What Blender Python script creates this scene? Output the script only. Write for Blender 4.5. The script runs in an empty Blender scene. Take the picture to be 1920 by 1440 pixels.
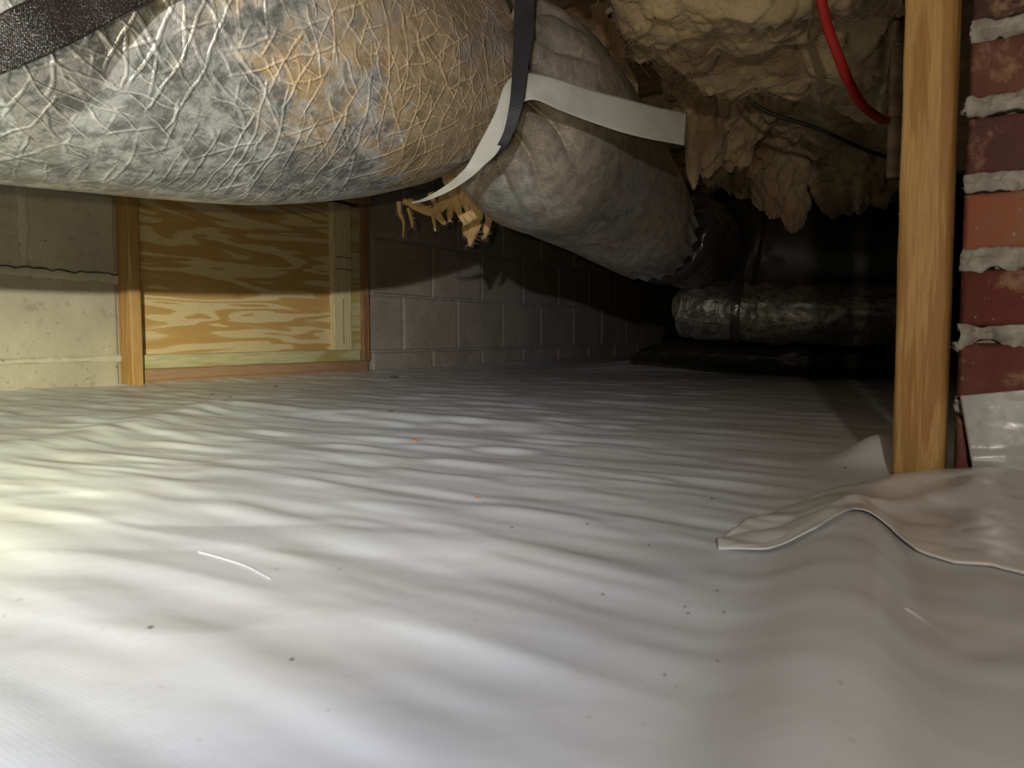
import bpy, bmesh, math, random
import numpy as np
from mathutils import Vector, Matrix
random.seed(7)
C = bpy.context.scene.collection
scn = bpy.context.scene

# ------------------------------------------------------------------ camera
FPX, CX, CY, HORIZ = 1400.0, 960.0, 720.0, 628.0
AZ = math.radians(32.5)                       # view azimuth from +X (the block wall runs along X)
PIT = math.atan((CY - HORIZ) / FPX)
Fh = Vector((math.cos(AZ), math.sin(AZ), 0)); Rt = Vector((math.sin(AZ), -math.cos(AZ), 0))
cam_d = bpy.data.cameras.new('camera'); cam = bpy.data.objects.new('camera', cam_d); C.objects.link(cam)
cam.location = (0, 0, 0); cam.rotation_euler = (math.pi/2 - PIT, 0, AZ - math.pi/2)
cam_d.sensor_width = 36; cam_d.lens = 36 * FPX / 1920; cam_d.clip_start = 0.01
cam_d.dof.use_dof = True; cam_d.dof.focus_distance = 1.35; cam_d.dof.aperture_fstop = 15
scn.camera = cam
scn.view_settings.view_transform = 'Standard'; scn.view_settings.look = 'None'
scn.view_settings.exposure = 0.0; scn.view_settings.gamma = 1; scn.view_settings.use_curve_mapping = False
w = bpy.data.worlds.new('world'); scn.world = w; w.use_nodes = True
w.node_tree.nodes['Background'].inputs[0].default_value = (0, 0, 0, 1)

def P(px, py, d):                             # a point of the place: picture direction, horizontal depth d
    v = Rt*(px-CX) + (Fh*math.cos(PIT) - Vector((0,0,math.sin(PIT))))*FPX + (Fh*math.sin(PIT)+Vector((0,0,math.cos(PIT))))*(CY-py)
    return v * (d / v.dot(Fh))
def on_plane(px, py, axis, val):
    v = P(px, py, 1.0); return v * (val / v[axis])

# ------------------------------------------------------------------ lights: head torch above the phone, plus an added fill
LPOS = Vector((-.62, -.30, .185))
def spot(name, aim, energy, col, size, blend, rad=0.008, pos=LPOS):
    l = bpy.data.lights.new(name, 'SPOT'); l.energy = energy; l.color = col
    l.spot_size = math.radians(size); l.spot_blend = blend; l.shadow_soft_size = rad
    o = bpy.data.objects.new(name, l); C.objects.link(o); o.location = pos
    o.rotation_euler = (aim - pos).to_track_quat('-Z', 'Y').to_euler(); return o
spot('torch_hot_beam', Vector((.22, .80, -.12)), 150.0, (1.0, 1.0, 0.46), 27, 1.0)
spot('torch_ring', P(80, 600, 2.0), 125.0, (1.0, .95, .64), 56, 1.0)
spot('torch_beam', P(360, 690, 2.2), 92.0, (0.70, 0.79, 1.0), 66, 1.0)
spot('torch_spill', P(900, 620, 1.5), 17.5, (1.0, 0.90, 0.76), 130, 0.9, .015, Vector((-.45, -.22, .19)))
spot('camera_fill', P(520, 330, 2.0), 13.0, (1.0, 0.90, 0.56), 84, 1.0, .004, Vector((-.05, .0, .015)))  # added fill beside the camera, lifts the wall and hatch in the duct's shadow

# ------------------------------------------------------------------ noise
def _h(ix, iy, iz):
    n = (ix.astype(np.int64)*374761393 + iy.astype(np.int64)*668265263 + iz.astype(np.int64)*2147483647*31 + 12345) & 0xffffffff
    n = ((n ^ (n >> 13)) * 1274126177) & 0xffffffff
    n = ((n ^ (n >> 16)) * 2246822519) & 0xffffffff
    return ((n ^ (n >> 15)) & 0xffffff) / float(0xffffff) * 2 - 1
def vn(x, y, z=0.0):
    x, y, z = np.broadcast_arrays(np.asarray(x, float), np.asarray(y, float), np.asarray(z, float))
    ix, iy, iz = np.floor(x), np.floor(y), np.floor(z)
    f = [x-ix, y-iy, z-iz]; f = [t*t*t*(t*(t*6-15)+10) for t in f]
    r = 0
    for a in (0, 1):
        for b in (0, 1):
            for c in (0, 1):
                r = r + _h(ix+a, iy+b, iz+c) * (f[0] if a else 1-f[0]) * (f[1] if b else 1-f[1]) * (f[2] if c else 1-f[2])
    return r
def fbm(x, y, z=0.0, o=4, g=0.5):
    r = 0; a = 1
    for i in range(o):
        r = r + a*vn(x*2**i + 17.3*i, y*2**i - 9.1*i, np.asarray(z)*2**i + 3.7*i); a *= g
    return r
def sm(a, b, x):
    t = np.clip((np.asarray(x, float)-a)/(b-a), 0, 1); return t*t*(3-2*t)
def gs(x, c, s): return np.exp(-((np.asarray(x, float)-c)/s)**2)

# ------------------------------------------------------------------ object helpers
def tag(o, label=None, cat=None, group=None, kind=None):
    if label: o['label'] = label
    if cat: o['category'] = cat
    if group: o['group'] = group
    if kind: o['kind'] = kind
    return o
def link(name, me, mat=None, parent=None, smooth=True):
    o = bpy.data.objects.new(name, me); C.objects.link(o)
    if mat and not me.materials: me.materials.append(mat)
    if smooth: me.shade_smooth()
    if parent: o.parent = parent
    return o
def mesh(name, verts, faces):
    me = bpy.data.meshes.new(name); me.from_pydata([tuple(v) for v in verts], [], faces); me.update(); return me
def grid_mesh(name, Pts, closed_v=False, flip=False):
    n, m = Pts.shape[:2]
    me = bpy.data.meshes.new(name)
    i, j = np.meshgrid(np.arange(n-1), np.arange(m if closed_v else m-1), indexing='ij')
    j2 = (j+1) % m
    q = np.stack([i*m+j, (i+1)*m+j, (i+1)*m+j2, i*m+j2], -1).reshape(-1, 4)
    if flip: q = q[:, ::-1]
    me.vertices.add(n*m); me.vertices.foreach_set('co', Pts.reshape(-1).astype(np.float32))
    me.loops.add(q.size); me.loops.foreach_set('vertex_index', q.reshape(-1).astype(np.int32))
    me.polygons.add(len(q)); me.polygons.foreach_set('loop_start', np.arange(0, q.size, 4, dtype=np.int32))
    me.polygons.foreach_set('loop_total', np.full(len(q), 4, np.int32)); me.update(calc_edges=True); me.validate()
    return me
def empty(name, loc, **k):
    o = bpy.data.objects.new(name, None); C.objects.link(o); o.location = loc; o.empty_display_size = .05; tag(o, **k)
    bpy.context.view_layer.update(); return o
def adopt(ch, par):
    ch.parent = par; ch.matrix_parent_inverse = Matrix.Translation(-Vector(par.location)); return ch
def box_mesh(name, x0, x1, y0, y1, z0, z1, bev=.002, seg=2):
    bm = bmesh.new(); bmesh.ops.create_cube(bm, size=1)
    for v in bm.verts: v.co = Vector((x0+(x1-x0)*(v.co.x+.5), y0+(y1-y0)*(v.co.y+.5), z0+(z1-z0)*(v.co.z+.5)))
    if bev: bmesh.ops.bevel(bm, geom=bm.edges[:], offset=bev, segments=seg, profile=.5, affect='EDGES')
    me = bpy.data.meshes.new(name); bm.to_mesh(me); bm.free(); return me
def solidify(o, t, off=-1):
    m = o.modifiers.new('thick', 'SOLIDIFY'); m.thickness = t; m.offset = off; return o

# ------------------------------------------------------------------ materials
class M:
    def __init__(s, name, rough=.6, metal=0., spec=.5):
        s.m = bpy.data.materials.new(name); s.m.use_nodes = True; s.t = s.m.node_tree; s.b = s.t.nodes['Principled BSDF']
        s.b.inputs['Roughness'].default_value = rough; s.b.inputs['Metallic'].default_value = metal
        s.b.inputs['Specular IOR Level'].default_value = spec
        s.co = s.t.nodes.new('ShaderNodeTexCoord').outputs['Object']
    def n(s, k, ins=None, **a):
        x = s.t.nodes.new(k)
        for q, v in a.items(): setattr(x, q, v)
        for q, v in (ins or {}).items():
            if isinstance(v, bpy.types.NodeSocket): s.t.links.new(v, x.inputs[q])
            else: x.inputs[q].default_value = v
        return x
    def map(s, scale=(1, 1, 1), rot=(0, 0, 0), loc=(0, 0, 0), src=None):
        return s.n('ShaderNodeMapping', {'Vector': src or s.co, 'Scale': scale, 'Rotation': rot, 'Location': loc}).outputs[0]
    def noise(s, sc, det=4, src=None, rough=.5, dist=0.):
        return s.n('ShaderNodeTexNoise', {'Vector': src or s.co, 'Scale': sc, 'Detail': det, 'Roughness': rough, 'Distortion': dist}).outputs['Fac']
    def vor(s, sc, src=None, feat='DISTANCE_TO_EDGE', rnd=1.0):
        return s.n('ShaderNodeTexVoronoi', {'Vector': src or s.co, 'Scale': sc, 'Randomness': rnd}, feature=feat).outputs['Distance']
    def ramp(s, fac, stops, interp='LINEAR'):
        r = s.n('ShaderNodeValToRGB', {'Fac': fac}); r.color_ramp.interpolation = interp
        e = r.color_ramp.elements
        while len(e) < len(stops): e.new(.5)
        for k, (p, c) in enumerate(stops):
            e[k].position = p; e[k].color = (c, c, c, 1) if not hasattr(c, '__len__') else (*c, 1)
        return r.outputs['Color']
    def mix(s, fac, a, b, mode='MIX'):
        x = s.n('ShaderNodeMix', data_type='RGBA', blend_type=mode)
        for i, v in ((0, fac), (6, a), (7, b)):
            if isinstance(v, bpy.types.NodeSocket): s.t.links.new(v, x.inputs[i])
            else: x.inputs[i].default_value = (*v, 1) if hasattr(v, '__len__') else v
        return x.outputs[2]
    def math(s, op, a, b=0.):
        return s.n('ShaderNodeMath', {0: a, 1: b}, operation=op).outputs[0]
    def color(s, c):
        if isinstance(c, bpy.types.NodeSocket): s.t.links.new(c, s.b.inputs['Base Color'])
        else: s.b.inputs['Base Color'].default_value = (*c, 1)
    def set(s, k, v):
        if isinstance(v, bpy.types.NodeSocket): s.t.links.new(v, s.b.inputs[k])
        else: s.b.inputs[k].default_value = v
    def bump(s, h, strength=.3, dist=.002, prev=None):
        ins = {'Height': h, 'Strength': strength, 'Distance': dist}
        if prev: ins['Normal'] = prev
        o = s.n('ShaderNodeBump', ins).outputs[0]
        s.t.links.new(o, s.b.inputs['Normal']); return o

# white reinforced membrane
m = M('membrane', .40, spec=.4)
dirt = m.ramp(m.noise(9, 5, rough=.6), [(.48, 0), (.75, .4)])
c = m.mix(dirt, (.66, .67, .69), (.56, .51, .45))
spk = m.ramp(m.noise(160, 2), [(.74, 0), (.78, .6)])
m.color(m.mix(spk, c, (.35, .22, .12)))
g1 = m.n('ShaderNodeTexWave', {'Vector': m.map((1, 1, 1)), 'Scale': 150., 'Distortion': .3}, wave_type='BANDS', bands_direction='X').outputs['Fac']
g2 = m.n('ShaderNodeTexWave', {'Vector': m.map((1, 1, 1)), 'Scale': 150., 'Distortion': .3}, wave_type='BANDS', bands_direction='Y').outputs['Fac']
b = m.bump(m.math('ADD', g1, g2), .06, .0003)
m.bump(m.noise(60, 3), .25, .0012, b); MEMB = m.m
m = M('flap', .33, spec=.5)
m.color(m.mix(m.ramp(m.noise(14, 4), [(.45, 0), (.7, .5)]), (.72, .71, .69), (.60, .56, .50)))
m.bump(m.noise(70, 3), .2, .001); m.set('Coat Weight', .3); m.set('Coat Roughness', .25); FLAP = m.m
m = M('seam_tape', .3, spec=.5); m.color((.47, .465, .45))
bb = m.n('ShaderNodeTexBrick', {'Vector': m.map((1, 1, 1), rot=(0, math.pi/2, 0)), 'Scale': 260., 'Mortar Size': .03}).outputs['Fac']
b = m.bump(bb, .25, .0004); m.bump(m.noise(90, 2), .35, .002, b); m.set('Coat Weight', .6); m.set('Coat Roughness', .18); SEAM = m.m

# concrete block
def block_mat(name, a, bcol, green=0.):
    m = M(name, .9, spec=.2)
    c = m.mix(m.ramp(m.noise(5, 5, rough=.6), [(.35, 0), (.68, 1)]), a, bcol)
    c = m.mix(m.ramp(m.noise(38, 4), [(.6, 0), (.75, .5)]), c, tuple(v*.55 for v in a))
    c = m.mix(m.ramp(m.noise(90, 2), [(.68, 0), (.73, .7)]), c, (.12, .10, .07))
    m.color(c)
    b = m.bump(m.noise(120, 5, rough=.7), .5, .0025)
    m.bump(m.noise(14, 4), .5, .006, b); return m.m
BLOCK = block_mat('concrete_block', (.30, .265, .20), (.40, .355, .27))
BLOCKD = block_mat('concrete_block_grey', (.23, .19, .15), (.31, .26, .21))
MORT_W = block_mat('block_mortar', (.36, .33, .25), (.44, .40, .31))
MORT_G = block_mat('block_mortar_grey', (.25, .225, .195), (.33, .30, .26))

# bricks
def brick_mat(name, a, bcol, stain):
    m = M(name, .85, spec=.25)
    c = m.mix(m.ramp(m.noise(20, 5, rough=.6), [(.38, 0), (.65, 1)]), a, bcol)
    st = m.ramp(m.noise(26, 6, m.map(loc=(stain*3.1, 5, stain)), .7, .4), [(.54, 0), (.63, .75)])
    c = m.mix(st, c, (.36, .22, .13))
    c = m.mix(m.ramp(m.noise(140, 2), [(.70, 0), (.76, .7)]), c, (.45, .38, .28))
    m.color(c)
    b = m.bump(m.noise(200, 4), .35, .0012); m.bump(m.noise(45, 4), .6, .005, b); return m.m
BR = [brick_mat('brick_%s' % n, a, b, k) for k, (n, a, b) in enumerate([
    ('brown', (.20, .085, .055), (.16, .06, .042)),
    ('maroon', (.145, .055, .045), (.11, .05, .045)),
    ('dark_red', (.17, .045, .034), (.13, .038, .03)),
    ('orange_red', (.36, .11, .06), (.30, .15, .085)),
    ('plum', (.13, .062, .056), (.16, .06, .05)),
    ('red_brown', (.20, .075, .05), (.155, .048, .036)),
    ('charred', (.085, .045, .04), (.11, .05, .042))])]
m = M('brick_mortar', .95, spec=.15)
m.color(m.mix(m.ramp(m.noise(60, 4), [(.4, 0), (.65, 1)]), (.33, .305, .25), (.52, .49, .42)))
b = m.bump(m.noise(300, 4, rough=.7), .7, .002); m.bump(m.noise(90, 4), .7, .004, b); MORT = m.m

# woods
def wood(name, a, b_, axis, sc=1., knots=0.):
    """long grain along the axis"""
    m = M(name, .6, spec=.3)
    s_ = [9., 9., 9.]; s_[axis] = .55
    v = m.map(tuple(q*sc for q in s_))
    n = m.noise(5., 4, v, .55, .7)
    w_ = m.n('ShaderNodeMath', {0: m.math('MULTIPLY', n, 26.)}, operation='SINE').outputs[0]
    f = m.ramp(m.math('ADD', m.math('MULTIPLY', w_, .5), .5), [(.15, 0), (.85, 1)])
    c = m.mix(f, a, b_)
    fine = m.noise(60, 3, v)
    c = m.mix(m.ramp(fine, [(.35, .35), (.65, 0)]), c, tuple(q*.55 for q in b_))
    m.color(c); m.bump(fine, .3, .0008); return m.m
POSTW = wood('pine_post', (.49, .29, .098), (.36, .185, .05), 2, 1.1)
JAMB = wood('stained_jamb', (.40, .235, .085), (.32, .175, .055), 2, .6)
SILLW = wood('reddish_sill', (.33, .20, .115), (.27, .155, .085), 0, .5)
TREATED = wood('treated_batten', (.45, .41, .24), (.35, .28, .10), 0, .35)
PALE = wood('pale_batten', (.58, .50, .30), (.50, .41, .22), 2, 1.2)
JAMBR = wood('dark_jamb', (.30, .17, .08), (.22, .115, .055), 2, .6)
DARKW = wood('old_joist', (.19, .125, .065), (.13, .085, .045), 1, .5)
m = M('plywood', .55, spec=.3)
v = m.map((.75, 1, 6.0))
n = m.noise(2.6, 2.2, v, .45, .55)
w_ = m.n('ShaderNodeMath', {0: m.math('MULTIPLY', n, 38.)}, operation='SINE').outputs[0]
f = m.ramp(m.math('ADD', m.math('MULTIPLY', w_, .5), .5), [(.40, 0), (.55, .8), (.9, 1)])
c = m.mix(f, (.56, .44, .24), (.42, .25, .085))
c = m.mix(m.ramp(m.noise(70, 3, m.map((1, 1, 12))), [(.4, .25), (.6, 0)]), c, (.28, .16, .05))
m.color(c); PLY = m.m

# duct foil: dusty left piece
def foil(name, silver, dust, dustamt, metal, rough, crinkle=1., scrim=0., dark=None, mott=.92):
    m = M(name, rough, metal)
    warp = m.n('ShaderNodeVectorMath', {0: m.co, 1: m.n('ShaderNodeVectorMath', {0: m.n('ShaderNodeTexNoise', {'Vector': m.co, 'Scale': 7., 'Detail': 3.}).outputs['Color'], 1: (.022, .022, .022)}, operation='MULTIPLY').outputs[0]}, operation='ADD').outputs[0]
    lines = None; hts = []
    for k_, (sc, rot) in enumerate([(9, (0, .25, 0)), (11, (.2, -.45, .2)), (8, (.1, .95, .1)), (10, (.1, -1.0, -.3)), (13, (.3, 1.5, .5)), (15, (-.3, .6, .9)), (17, (.4, -.8, 1.2))]):
        mp = m.map((1, 1, 1), rot, (k_*3.7, 0, k_), warp)
        n_ = m.n('ShaderNodeTexWave', {'Vector': mp, 'Scale': sc*1.25, 'Distortion': 2.0, 'Detail': 2., 'Detail Scale': 1.6, 'Detail Roughness': .5}, bands_direction='X').outputs['Fac']
        mk = m.ramp(m.noise(15, 2, m.map(loc=(k_*5.1, k_, 3), src=warp)), [(.47, 0), (.56, 1)])
        hts.append(m.math('MULTIPLY', m.ramp(n_, [(.93, 0), (1., 1)]), mk))
        l = m.math('MULTIPLY', m.ramp(n_, [(.970, 0), (.995, 1)]), mk)
        lines = l if lines is None else m.math('MAXIMUM', lines, l)
    hh = hts[0]
    for q in hts[1:]: hh = m.math('ADD', hh, q)
    sep = m.n('ShaderNodeSeparateXYZ', {'Vector': m.co})
    up = m.n('ShaderNodeMapRange', {'Value': sep.outputs['Z'], 'From Min': .16, 'From Max': .40, 'To Min': -.16, 'To Max': .16}).outputs[0]
    along = m.n('ShaderNodeMapRange', {'Value': sep.outputs['X'], 'From Min': .35, 'From Max': .85, 'To Min': -.16, 'To Max': .14}).outputs[0]
    dn = m.math('ADD', m.math('ADD', m.noise(8, 6, warp, .7), up), along)
    df = m.ramp(m.math('ADD', dn, m.math('MULTIPLY', m.math('SUBTRACT', m.noise(30, 5, warp, .7), .5), .5)), [(.39, 0), (.55, dustamt)])
    fine = m.noise(42, 6, warp, .75)
    tn = m.mix(m.ramp(fine, [(.35, 0), (.65, 1)]), tuple(q*.55 for q in dust), tuple(q*1.15 for q in dust))
    c = m.mix(df, m.mix(m.ramp(fine, [(.42, mott), (.55, 0)]), silver, tuple(q*.35 for q in silver)), tn)
    dk = m.ramp(m.noise(6.5, 6, m.map(loc=(3, 1, 7)), .7, .6), [(.52, 0), (.66, .75)])
    c = m.mix(dk, c, dark or tuple(q*.3 for q in silver))
    lc = m.mix(df, tuple(min(1, q*1.35) for q in silver), tuple(min(1, q*1.7) for q in dust))
    c = m.mix(m.math('MULTIPLY', lines, m.math('MULTIPLY', m.ramp(m.noise(9, 3), [(.4, .15), (.6, .75)]), crinkle)), c, lc)
    m.color(c)
    m.set('Metallic', m.math('SUBTRACT', metal, m.math('MULTIPLY', df, metal*.8)))
    m.set('Roughness', m.math('ADD', rough, m.math('MULTIPLY', df, .2)))
    b = m.bump(hh, .5*crinkle, .0018); b = m.bump(m.noise(40, 5, warp, .7, .3), .5*crinkle, .005, b)
    if scrim:
        bk = m.n('ShaderNodeTexBrick', {'Vector': m.map(rot=(0, math.pi/2, math.pi/2)), 'Scale': 90., 'Mortar Size': .05, 'Brick Width': .5, 'Row Height': .5}, offset=0.).outputs['Fac']
        m.bump(bk, scrim, .0015, b)
    return m.m
FOIL1 = foil('dusty_foil', (.60, .59, .56), (.30, .205, .11), .95, .75, .34)
FOIL2 = foil('clean_foil', (.62, .60, .53), (.20, .13, .065), .75, .75, .27, .35, mott=.5)
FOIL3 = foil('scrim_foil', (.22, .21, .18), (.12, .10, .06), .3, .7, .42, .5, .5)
m = M('black_tape', .22, .0, .6); m.color((.035, .026, .02)); b = m.bump(m.noise(20, 4, dist=1.), .5, .01); m.bump(m.noise(80, 3), .3, .002, b); BTAPE = m.m
m = M('black_jacket', .5, .0, .3); m.color((.02, .018, .014)); m.bump(m.noise(35, 4), .4, .004); BJACK = m.m
m = M('black_strap', .6, .0, .3); m.color((.018, .017, .017))
m.bump(m.n('ShaderNodeTexWave', {'Vector': m.co, 'Scale': 120.}, bands_direction='DIAGONAL').outputs['Fac'], .2, .0005); STRAP = m.m
m = M('glittery_strap', .36, .0, .5)
m.color(m.mix(m.ramp(m.noise(25, 4), [(.4, 0), (.7, 1)]), (.007, .005, .004), (.014, .010, .008)))
vv = m.vor(900, feat='F1'); b = m.bump(vv, .7, .0008)
wv = m.n('ShaderNodeTexWave', {'Vector': m.map(rot=(0, 0, .3)), 'Scale': 240., 'Distortion': 1.}, bands_direction='X').outputs['Fac']; m.bump(wv, .4, .0004, b); GSTRAP = m.m
m = M('white_strap', .65, spec=.3)
m.color(m.mix(m.ramp(m.noise(18, 5), [(.45, 0), (.75, .6)]), (.36, .345, .29), (.26, .21, .14)))
m.bump(m.noise(260, 2), .3, .0006); WSTRAP = m.m

# fibreglass
def fluff(name, a, b_, dk):
    m = M(name, .95, spec=.1)
    w2 = m.n('ShaderNodeVectorMath', {0: m.co, 1: m.n('ShaderNodeVectorMath', {0: m.n('ShaderNodeTexNoise', {'Vector': m.co, 'Scale': 9., 'Detail': 4.}).outputs['Color'], 1: (.12, .12, .12)}, operation='MULTIPLY').outputs[0]}, operation='ADD').outputs[0]
    c = m.mix(m.ramp(m.noise(9, 5, w2, .65), [(.36, 0), (.64, 1)]), a, b_)
    c = m.mix(m.ramp(m.noise(5, 4, m.map(loc=(9, 2, 4))), [(.50, 0), (.66, .75)]), c, dk)
    m.color(c)
    st = m.noise(90, 5, m.map((1, .25, 1), (.2, .5, .3), src=w2), .7)
    b = m.bump(st, .7, .006); m.bump(m.noise(26, 4, w2, .6), .5, .010, b)
    m.set('Sheen Weight', .2); return m.m
FLUFF = fluff('fibreglass', (.50, .385, .22), (.34, .23, .12), (.18, .10, .045))
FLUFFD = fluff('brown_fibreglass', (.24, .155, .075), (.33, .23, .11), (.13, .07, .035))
TUFT = fluff('tan_fibreglass', (.50, .30, .12), (.58, .40, .19), (.34, .19, .075))
PINK = fluff('pinkish_fibreglass', (.42, .30, .19), (.36, .24, .14), (.26, .14, .08))
m = M('red_tube', .4, .0, .5); m.color((.48, .028, .022)); RED = m.m
m = M('dark_line', .6); m.color((.02, .016, .012)); DARKLINE = m.m

# ------------------------------------------------------------------ floor: white membrane
FZ = -0.130
def hf(X, Y):
    X = np.asarray(X, float); Y = np.asarray(Y, float)
    h = FZ + .004*fbm(X*1.6+3, Y*1.3+7, 0, 2)
    wx_ = X + .03*vn(X*2.2, Y*2.0, 5.) + .010*vn(X*7, Y*5, 9.)
    amp = .55 + .45*vn(X*3.1+4, Y*2.3, 2.); amp2 = .5 + .5*vn(X*5+1, Y*4+9, 12.)
    q_ = (.25+.75*sm(.0, .10, Y-(.034+.128*(X-.244))-.01))*(.55+.45*sm(.22, .50, X)); q_ = np.where(X > .85, 1., q_)
    amp = amp*q_; amp2 = amp2*q_
    a = vn(wx_*8, Y*1.6+2, 1.); h = h + .0022*(1-np.abs(a)*1.6)*amp
    a = vn(wx_*19+Y*1.5, Y*5.5, 3.); h = h + .0031*(1-np.abs(a)*1.5)*amp2
    a = vn(wx_*40-Y*2, Y*11.0, 4.); h = h + .0026*a*(1-.6*amp2)*q_
    a = vn(wx_*75+Y*4, Y*20.0, 5.); h = h + .0009*a*(.3+.7*amp2)*q_
    a = vn(wx_*16+Y*9, Y*3-X*3, 6.); h = h + .0014*np.abs(a)*sm(.3, .8, amp)
    def seg(ax, ay, bx, by):
        t = np.clip(((X-ax)*(bx-ax)+(Y-ay)*(by-ay))/((bx-ax)**2+(by-ay)**2), 0, 1)
        return np.hypot(X-ax-t*(bx-ax), Y-ay-t*(by-ay))
    h = h + .011*np.exp(-(np.minimum(seg(.35, .90, .864, 1.172), seg(.864, 1.172, .91, .54))/.05)**2)*(.7+.3*vn(X*6, Y*6, 3.3))
    # fold over the footing edge beside the pier
    yc = .034 + .128*(X-.244)
    rw = np.where(Y < yc, .021, .034)
    h = h + .018*np.exp(-np.abs((Y-yc)/rw)**2.6)*sm(.05, .15, X)*(1-sm(.50, .68, X))
    # membrane lifted against the post
    h = h + .030*gs(X, .84, .045)*gs(Y, .088, .035)
    # diagonal tension folds right of the ridge
    a = vn((X+Y*1.6)*13, (X-Y)*3, 11.); h = h + .0025*np.abs(a)*(1-sm(-.01, .03, Y))
    # fillet up to the post and the pier
    h = h + .003*np.exp(-(np.hypot(X-.74, np.maximum(np.abs(Y-.03)-.03, 0))/.06)**2)
    # mound beyond the duct junction
    h = h + .03*sm(2.35, 2.85, X + .12*vn(Y*2, 0., 3.))*(1-sm(1.15, 1.5, Y))
    # turned up at the block wall
    h = h + .006*sm(1.70, 1.83, Y)
    return h
xs = [-.9]; 
while xs[-1] < 6.2:
    x = xs[-1]; xs.append(x + (.03 if x < -.02 else max(.0034, .0034 + (x-.25)*.0075)))
ys = np.concatenate([np.arange(-1.6, -.3, .03), np.arange(-.3, 1.1, .0042), np.arange(1.1, 1.86, .008)])
XX, YY = np.meshgrid(np.array(xs), ys, indexing='ij')
fl = link('floor', grid_mesh('floor', np.stack([XX, YY, hf(XX, YY)], -1)), MEMB)
tag(fl, 'wrinkled white reinforced plastic membrane covering the ground', kind='structure')

# ------------------------------------------------------------------ block wall
WY = 1.83
def wx(px, Y=WY, py=628): return on_plane(px, py, 1, Y).x
JX0, JX1 = wx(246, 1.782), wx(686, 1.83)           # the framed opening
wall = link('wall_left', box_mesh('wall_left', -.9, 6.2, WY+.0045, WY+.2, -.2, .80, 0), MORT_G, smooth=False)
tag(wall, 'grey concrete block wall behind the ducts', kind='structure')
def block_obj(x0, x1, z0, z1, mat, parent, k):
    n_, m_ = 26, 18
    u = np.linspace(0, 1, n_); v = np.linspace(0, 1, m_)
    e = lambda t, L: np.minimum(np.minimum(t, 1-t)*L/.006, 1)
    U, V = np.meshgrid(u, v, indexing='ij')
    U = .5 - .5*np.cos(U*math.pi)*(1); V = .5 - .5*np.cos(V*math.pi)
    X = x0+(x1-x0)*U; Z = z0+(z1-z0)*V
    ed = np.minimum(e(U, x1-x0), e(V, z1-z0))
    Y = WY + .006*(1-np.sqrt(np.clip(1-(1-ed)**2, 0, 1))) + .0012*fbm(X*12, Z*12, k*3.1) + .0015*math.sin(k*7.7)
    o = link('concrete_block', grid_mesh('concrete_block', np.stack([X, Y, Z], -1), flip=False), mat); o.parent = parent
    solidify(o, .01, -1); return o
rows = [(-.2624, -.0594, [.839-.17, 1.2, 2.297, 2.63]), (-.0594, .1436, [.66, 1.2, 2.123, 2.463]),
        (.1436, .3466, [.839, 1.2, 2.297, 2.63]), (.3466, .5496, [.66, 1.2, 2.123, 2.463]), (.5496, .7526, [.839, 1.2, 2.297, 2.63])]
k = 0
for z0, z1, js in rows:
    lef = [js[0]-.34*i for i in range(4, 0, -1)] + [js[0], js[1]]
    rgt = [js[2]-.34] + [js[2]+.336*i for i in range(0, 8)]
    rg = [js[2]-.34, js[2]]
    edges = [q for q in lef] + [q for q in rgt]
    edges = sorted(set(round(q, 4) for q in edges)); out = [edges[0]]
    for q in edges[1:]:
        if q - out[-1] > .12: out.append(q)
    for a_, b_ in zip(out[:-1], out[1:]):
        # cut the opening out of the blocks
        segs = [(a_, b_)]
        if z0 < .44:
            segs = []
            if a_ < JX0: segs.append((a_, min(b_, JX0)))
            if b_ > JX1: segs.append((max(a_, JX1), b_))
        for s0, s1 in segs:
            if s1 - s0 < .02: continue
            k += 1
            zz0 = max(z0, -.18)
            jt = .004
            left = s1 < 1.2
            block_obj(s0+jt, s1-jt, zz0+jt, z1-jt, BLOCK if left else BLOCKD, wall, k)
# smeared proud mortar on the left blocks
def smear(x0, x1, z0, z1, proud, seed, mat=MORT_W, name='mortar_joint'):
    n_, m_ = max(8, int((x1-x0)/.004)), max(8, int((z1-z0)/.004))
    U, V = np.meshgrid(np.linspace(0, 1, n_), np.linspace(0, 1, m_), indexing='ij')
    lx = (x1-x0) > (z1-z0)
    t = V if lx else U
    wv = 1 + .45*fbm((x0+(x1-x0)*U)*22, (z0+(z1-z0)*V)*22, seed, 3)
    X = x0+(x1-x0)*U; Z = z0+(z1-z0)*V
    if lx: Z = (z0+z1)/2 + (V-.5)*(z1-z0)*wv
    else: X = (x0+x1)/2 + (U-.5)*(x1-x0)*wv
    Y = WY + .004 - (proud+.004)*np.sqrt(np.clip(1-(2*t-1)**2, 0, 1)) - .0008*vn(X*90, Z*90, seed)
    o = link(name, grid_mesh(name, np.stack([X, Y, Z], -1)), mat, wall); return o
smear(.45, JX0, .1436-.014, .1436+.010, .0002, 1); smear(.45, JX0, -.0594-.008, -.0594+.008, .0012, 2)
smear(.839-.016, .839+.012, .155, .345, .0012, 3)
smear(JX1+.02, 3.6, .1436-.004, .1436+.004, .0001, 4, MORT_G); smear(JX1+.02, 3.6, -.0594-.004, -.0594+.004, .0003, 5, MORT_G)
# step crack of the left mortar bed
pts = []
random.seed(3)
for i in range(34):
    X = .62 + (JX0-.62)*i/33.; pts.append((X, .154 - .006*i/33 + random.uniform(-.004, .004)))
vs, fs = [], []
for i, (X, Z) in enumerate(pts):
    wd = .0009*(1+random.random()); vs += [(X, WY-.0035, Z-wd), (X, WY-.0035, Z+wd)]
    if i: fs.append((2*i-2, 2*i, 2*i+1, 2*i-1))
o = link('crack', mesh('crack', vs, fs), DARKLINE, wall, False); solidify(o, .001)
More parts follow.
